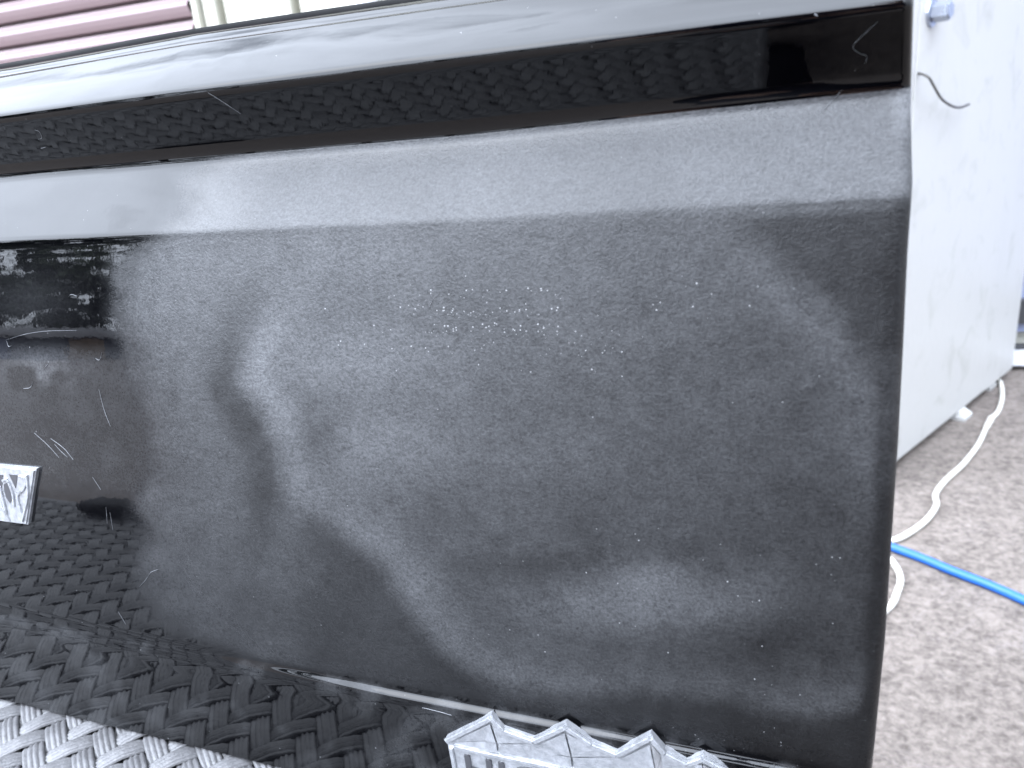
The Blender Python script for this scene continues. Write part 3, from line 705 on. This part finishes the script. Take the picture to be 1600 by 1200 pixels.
for off in (-.42 * fd - .02 * fn, .24 * fd * .9 - .02 * fn, -.42 * fd - .52 * fn, .22 * fd - .52 * fn):
    c = foot.copy(); COL.objects.link(c); c.matrix_basis = Matrix.Translation(Vector(off)) @ c.matrix_basis
bp = on_face(1455, 20); N = Vector(fn)
bolt = cyl('bolt', Vector(bp) - N * .001, Vector(bp) + N * .004, .0225, .0215, STEEL, CB, 24, .001)
cyl('bolt_head', Vector(bp) + N * .004, Vector(bp) + N * .030, .0155, .0150, STEEL, bolt, 6, .002)
# thin wire growing out of the seam
W0 = [on_face(1434, 116, -.01), on_face(1437, 115, .004), on_face(1451, 121, .02), on_face(1461, 138, .025), on_face(1471, 154, .025), on_face(1486, 165, .022), on_face(1500, 168, .02), on_face(1514, 163, .018)]
tag(tube('thin_wire', W0, .0021, WIRE, None, n=6, seg=8), 'thin dark wire curling out of the seam in the white cabinet', 'wire')

# ------------------------------------------------------------------ hose and cord on the ground
rh = .0069
hz = G + rh
H = [on_z(u, v, hz) for u, v in ((1180, 770), (1300, 820), (1402, 858), (1440, 872), (1490, 893), (1545, 914), (1602, 939), (1680, 975), (1760, 1015), (1900, 1070))]
tag(tube('blue_hose', H, rh, BLUE, None, n=8, seg=12), 'bright blue air hose lying across the pale concrete', 'hose')
rc = .0050; zc = G + rc
Cc = [on_z(u, v, zc) for u, v in ((1548, 588), (1562, 596), (1566, 618), (1560, 642), (1548, 655), (1541, 668), (1528, 695), (1505, 725), (1478, 750), (1462, 772), (1463, 790), (1448, 812), (1425, 830), (1400, 843), (1370, 848), (1345, 858), (1350, 872), (1385, 872), (1400, 886), (1407, 905), (1402, 925), (1390, 948), (1350, 975), (1300, 985))]
crd = empty('extension_cord', tuple(Cc[8]), 'white extension cord snaking over the concrete beside the cabinet', 'cord')
tube('cable', Cc, rc, CORD, crd, n=6, seg=10)
cp = np.array(Cc[4]); cd = np.array(Cc[5]) - cp; cd /= np.linalg.norm(cd)
cyl('joint_sleeve', Vector(cp - cd * .008), Vector(cp + cd * .05), rc * 1.35, rc * 1.2, CORD, crd, 14, .001)

# ------------------------------------------------------------------ shed behind
SH = empty('shed', (-.5, 2.0, G), 'cream metal clad shed wall with a mauve roller door, behind the tailgate', 'shed')
wd = np.array([.9989, .0466, 0]); wp = np.array(on_z(1590, 574, G)); wnrm = np.array([wd[1], -wd[0], 0])     # towards the camera
def on_wall(u, v, off=0): r = ray(u, v); p0 = wp + wnrm * off; return C0 + r * (((p0 - C0) @ wnrm) / (r @ wnrm))
def wpos(p): return float((p - wp) @ wd)
def wbox(name, a, b, z0, z1, o0, o1, mat, parent, bev=.002):
    p = wp + wd * a + wnrm * o0; return box(name, (p[0], p[1], z0), tuple(wd * (b - a)), tuple(wnrm * (o1 - o0)), (0, 0, z1 - z0), mat, parent, bev)
xd = wpos(on_wall(309, 45)); ZT = 2.9
wbox('wall', -4.8, 1.6, G, ZT, -.16, -.075, CREAM, SH, .004)
RD = wbox('roller_door', xd - 2.9, xd - .002, G, 2.35, -.073, -.05, MAUVE, SH, .001)
z_ref = on_wall(0, 76.5, -.02)[2]; z_ref2 = on_wall(0, 40, -.02)[2]; sp = z_ref2 - z_ref
print('slat pitch', sp, 'z', z_ref)
# one slat: rounded back with a step at its lower edge
cs = [(0, -.045), (.0, -.012), (.02, -.004), (.20, .004), (.36, .009), (.43, .011), (.50, .010), (.58, .004), (.70, -.006), (.78, -.010), (.84, -.012), (.86, -.040), (1.0, -.040), (1.0, -.045)]
k0 = int(math.ceil((z_ref - G) / sp)); sm = None
for i in range(-k0, int((2.35 - z_ref) / sp)):
    z0 = z_ref + i * sp
    if z0 < G: continue
    if sm is None:
        Vs = []; 
        for t in (xd - 2.9, xd - .004):
            for f, o_ in cs: p = wp + wd * t + wnrm * (o_ + .01); Vs.append((p[0], p[1], z0 + f * sp))
        n = len(cs); Fs = [(j, j + 1, n + j + 1, n + j) for j in range(n - 1)]
        sm = mesh('slat', Vs, Fs, MAUVE, RD, smooth=False); sz0 = z0
    else:
        c = sm.copy(); COL.objects.link(c); c.matrix_basis = Matrix.Translation((0, 0, z0 - sz0)) @ c.matrix_basis
# jamb and cladding sheets
x1 = wpos(on_wall(316, 25)); wbox('door_jamb', xd, x1 - .006, G, 2.5, -.074, .012, CREAM, SH, .003)
xs_ = [x1, wpos(on_wall(348, 15)), wpos(on_wall(466, 10)), wpos(on_wall(566, 5))]
edges = [x1, xs_[1], xs_[2], xs_[3]] + [xs_[3] + .28 * k for k in range(1, 9)]
for a, b in zip(edges, edges[1:]):
    if b > wpos(on_wall(1540, 500)) - .03: break
    wbox('cladding_sheet', a + .0, b - .028, G + .02, ZT, -.074, -.004, CREAM, SH, .010)
px_ = wpos(on_wall(583, 5)); 
p = wp + wd * px_ + wnrm * .05; cyl('downpipe', (p[0], p[1], G), (p[0], p[1], ZT), .035, .035, GREYP, SH, 20)
# glazed door at the far right
a = wpos(on_wall(1540, 500)); b = a + .9
WN = wbox('window', a, b, G + .085, 1.7, -.074, -.03, GLASS, SH, .001)
zs = [on_wall(1592, v)[2] for v in (573, 549, 545, 508, 470)]
wbox('sill', a - .03, b + .03, G + .012, float(zs[1]), -.074, .03, ALU, WN, .004)
wbox('frame', a, b, float(zs[3]), float(zs[4]), -.029, -.008, RATTAN_DK, WN, .002)
wbox('frame', a, b, float(zs[1]) + .002, float(zs[2]) + .006, -.029, -.012, RATTAN_DK, WN, .002)
wbox('frame', a - .03, a, G + .085, 1.7, -.029, -.002, ALU, WN, .002)
wbox('roof', -4.9, 1.7, ZT, ZT + .12, -1.6, .02, GREYP, SH, .01)
wbox('kerb', -4.8, 1.6, G, G + .008, -.02, .0, RATTAN_DK, SH, 0)
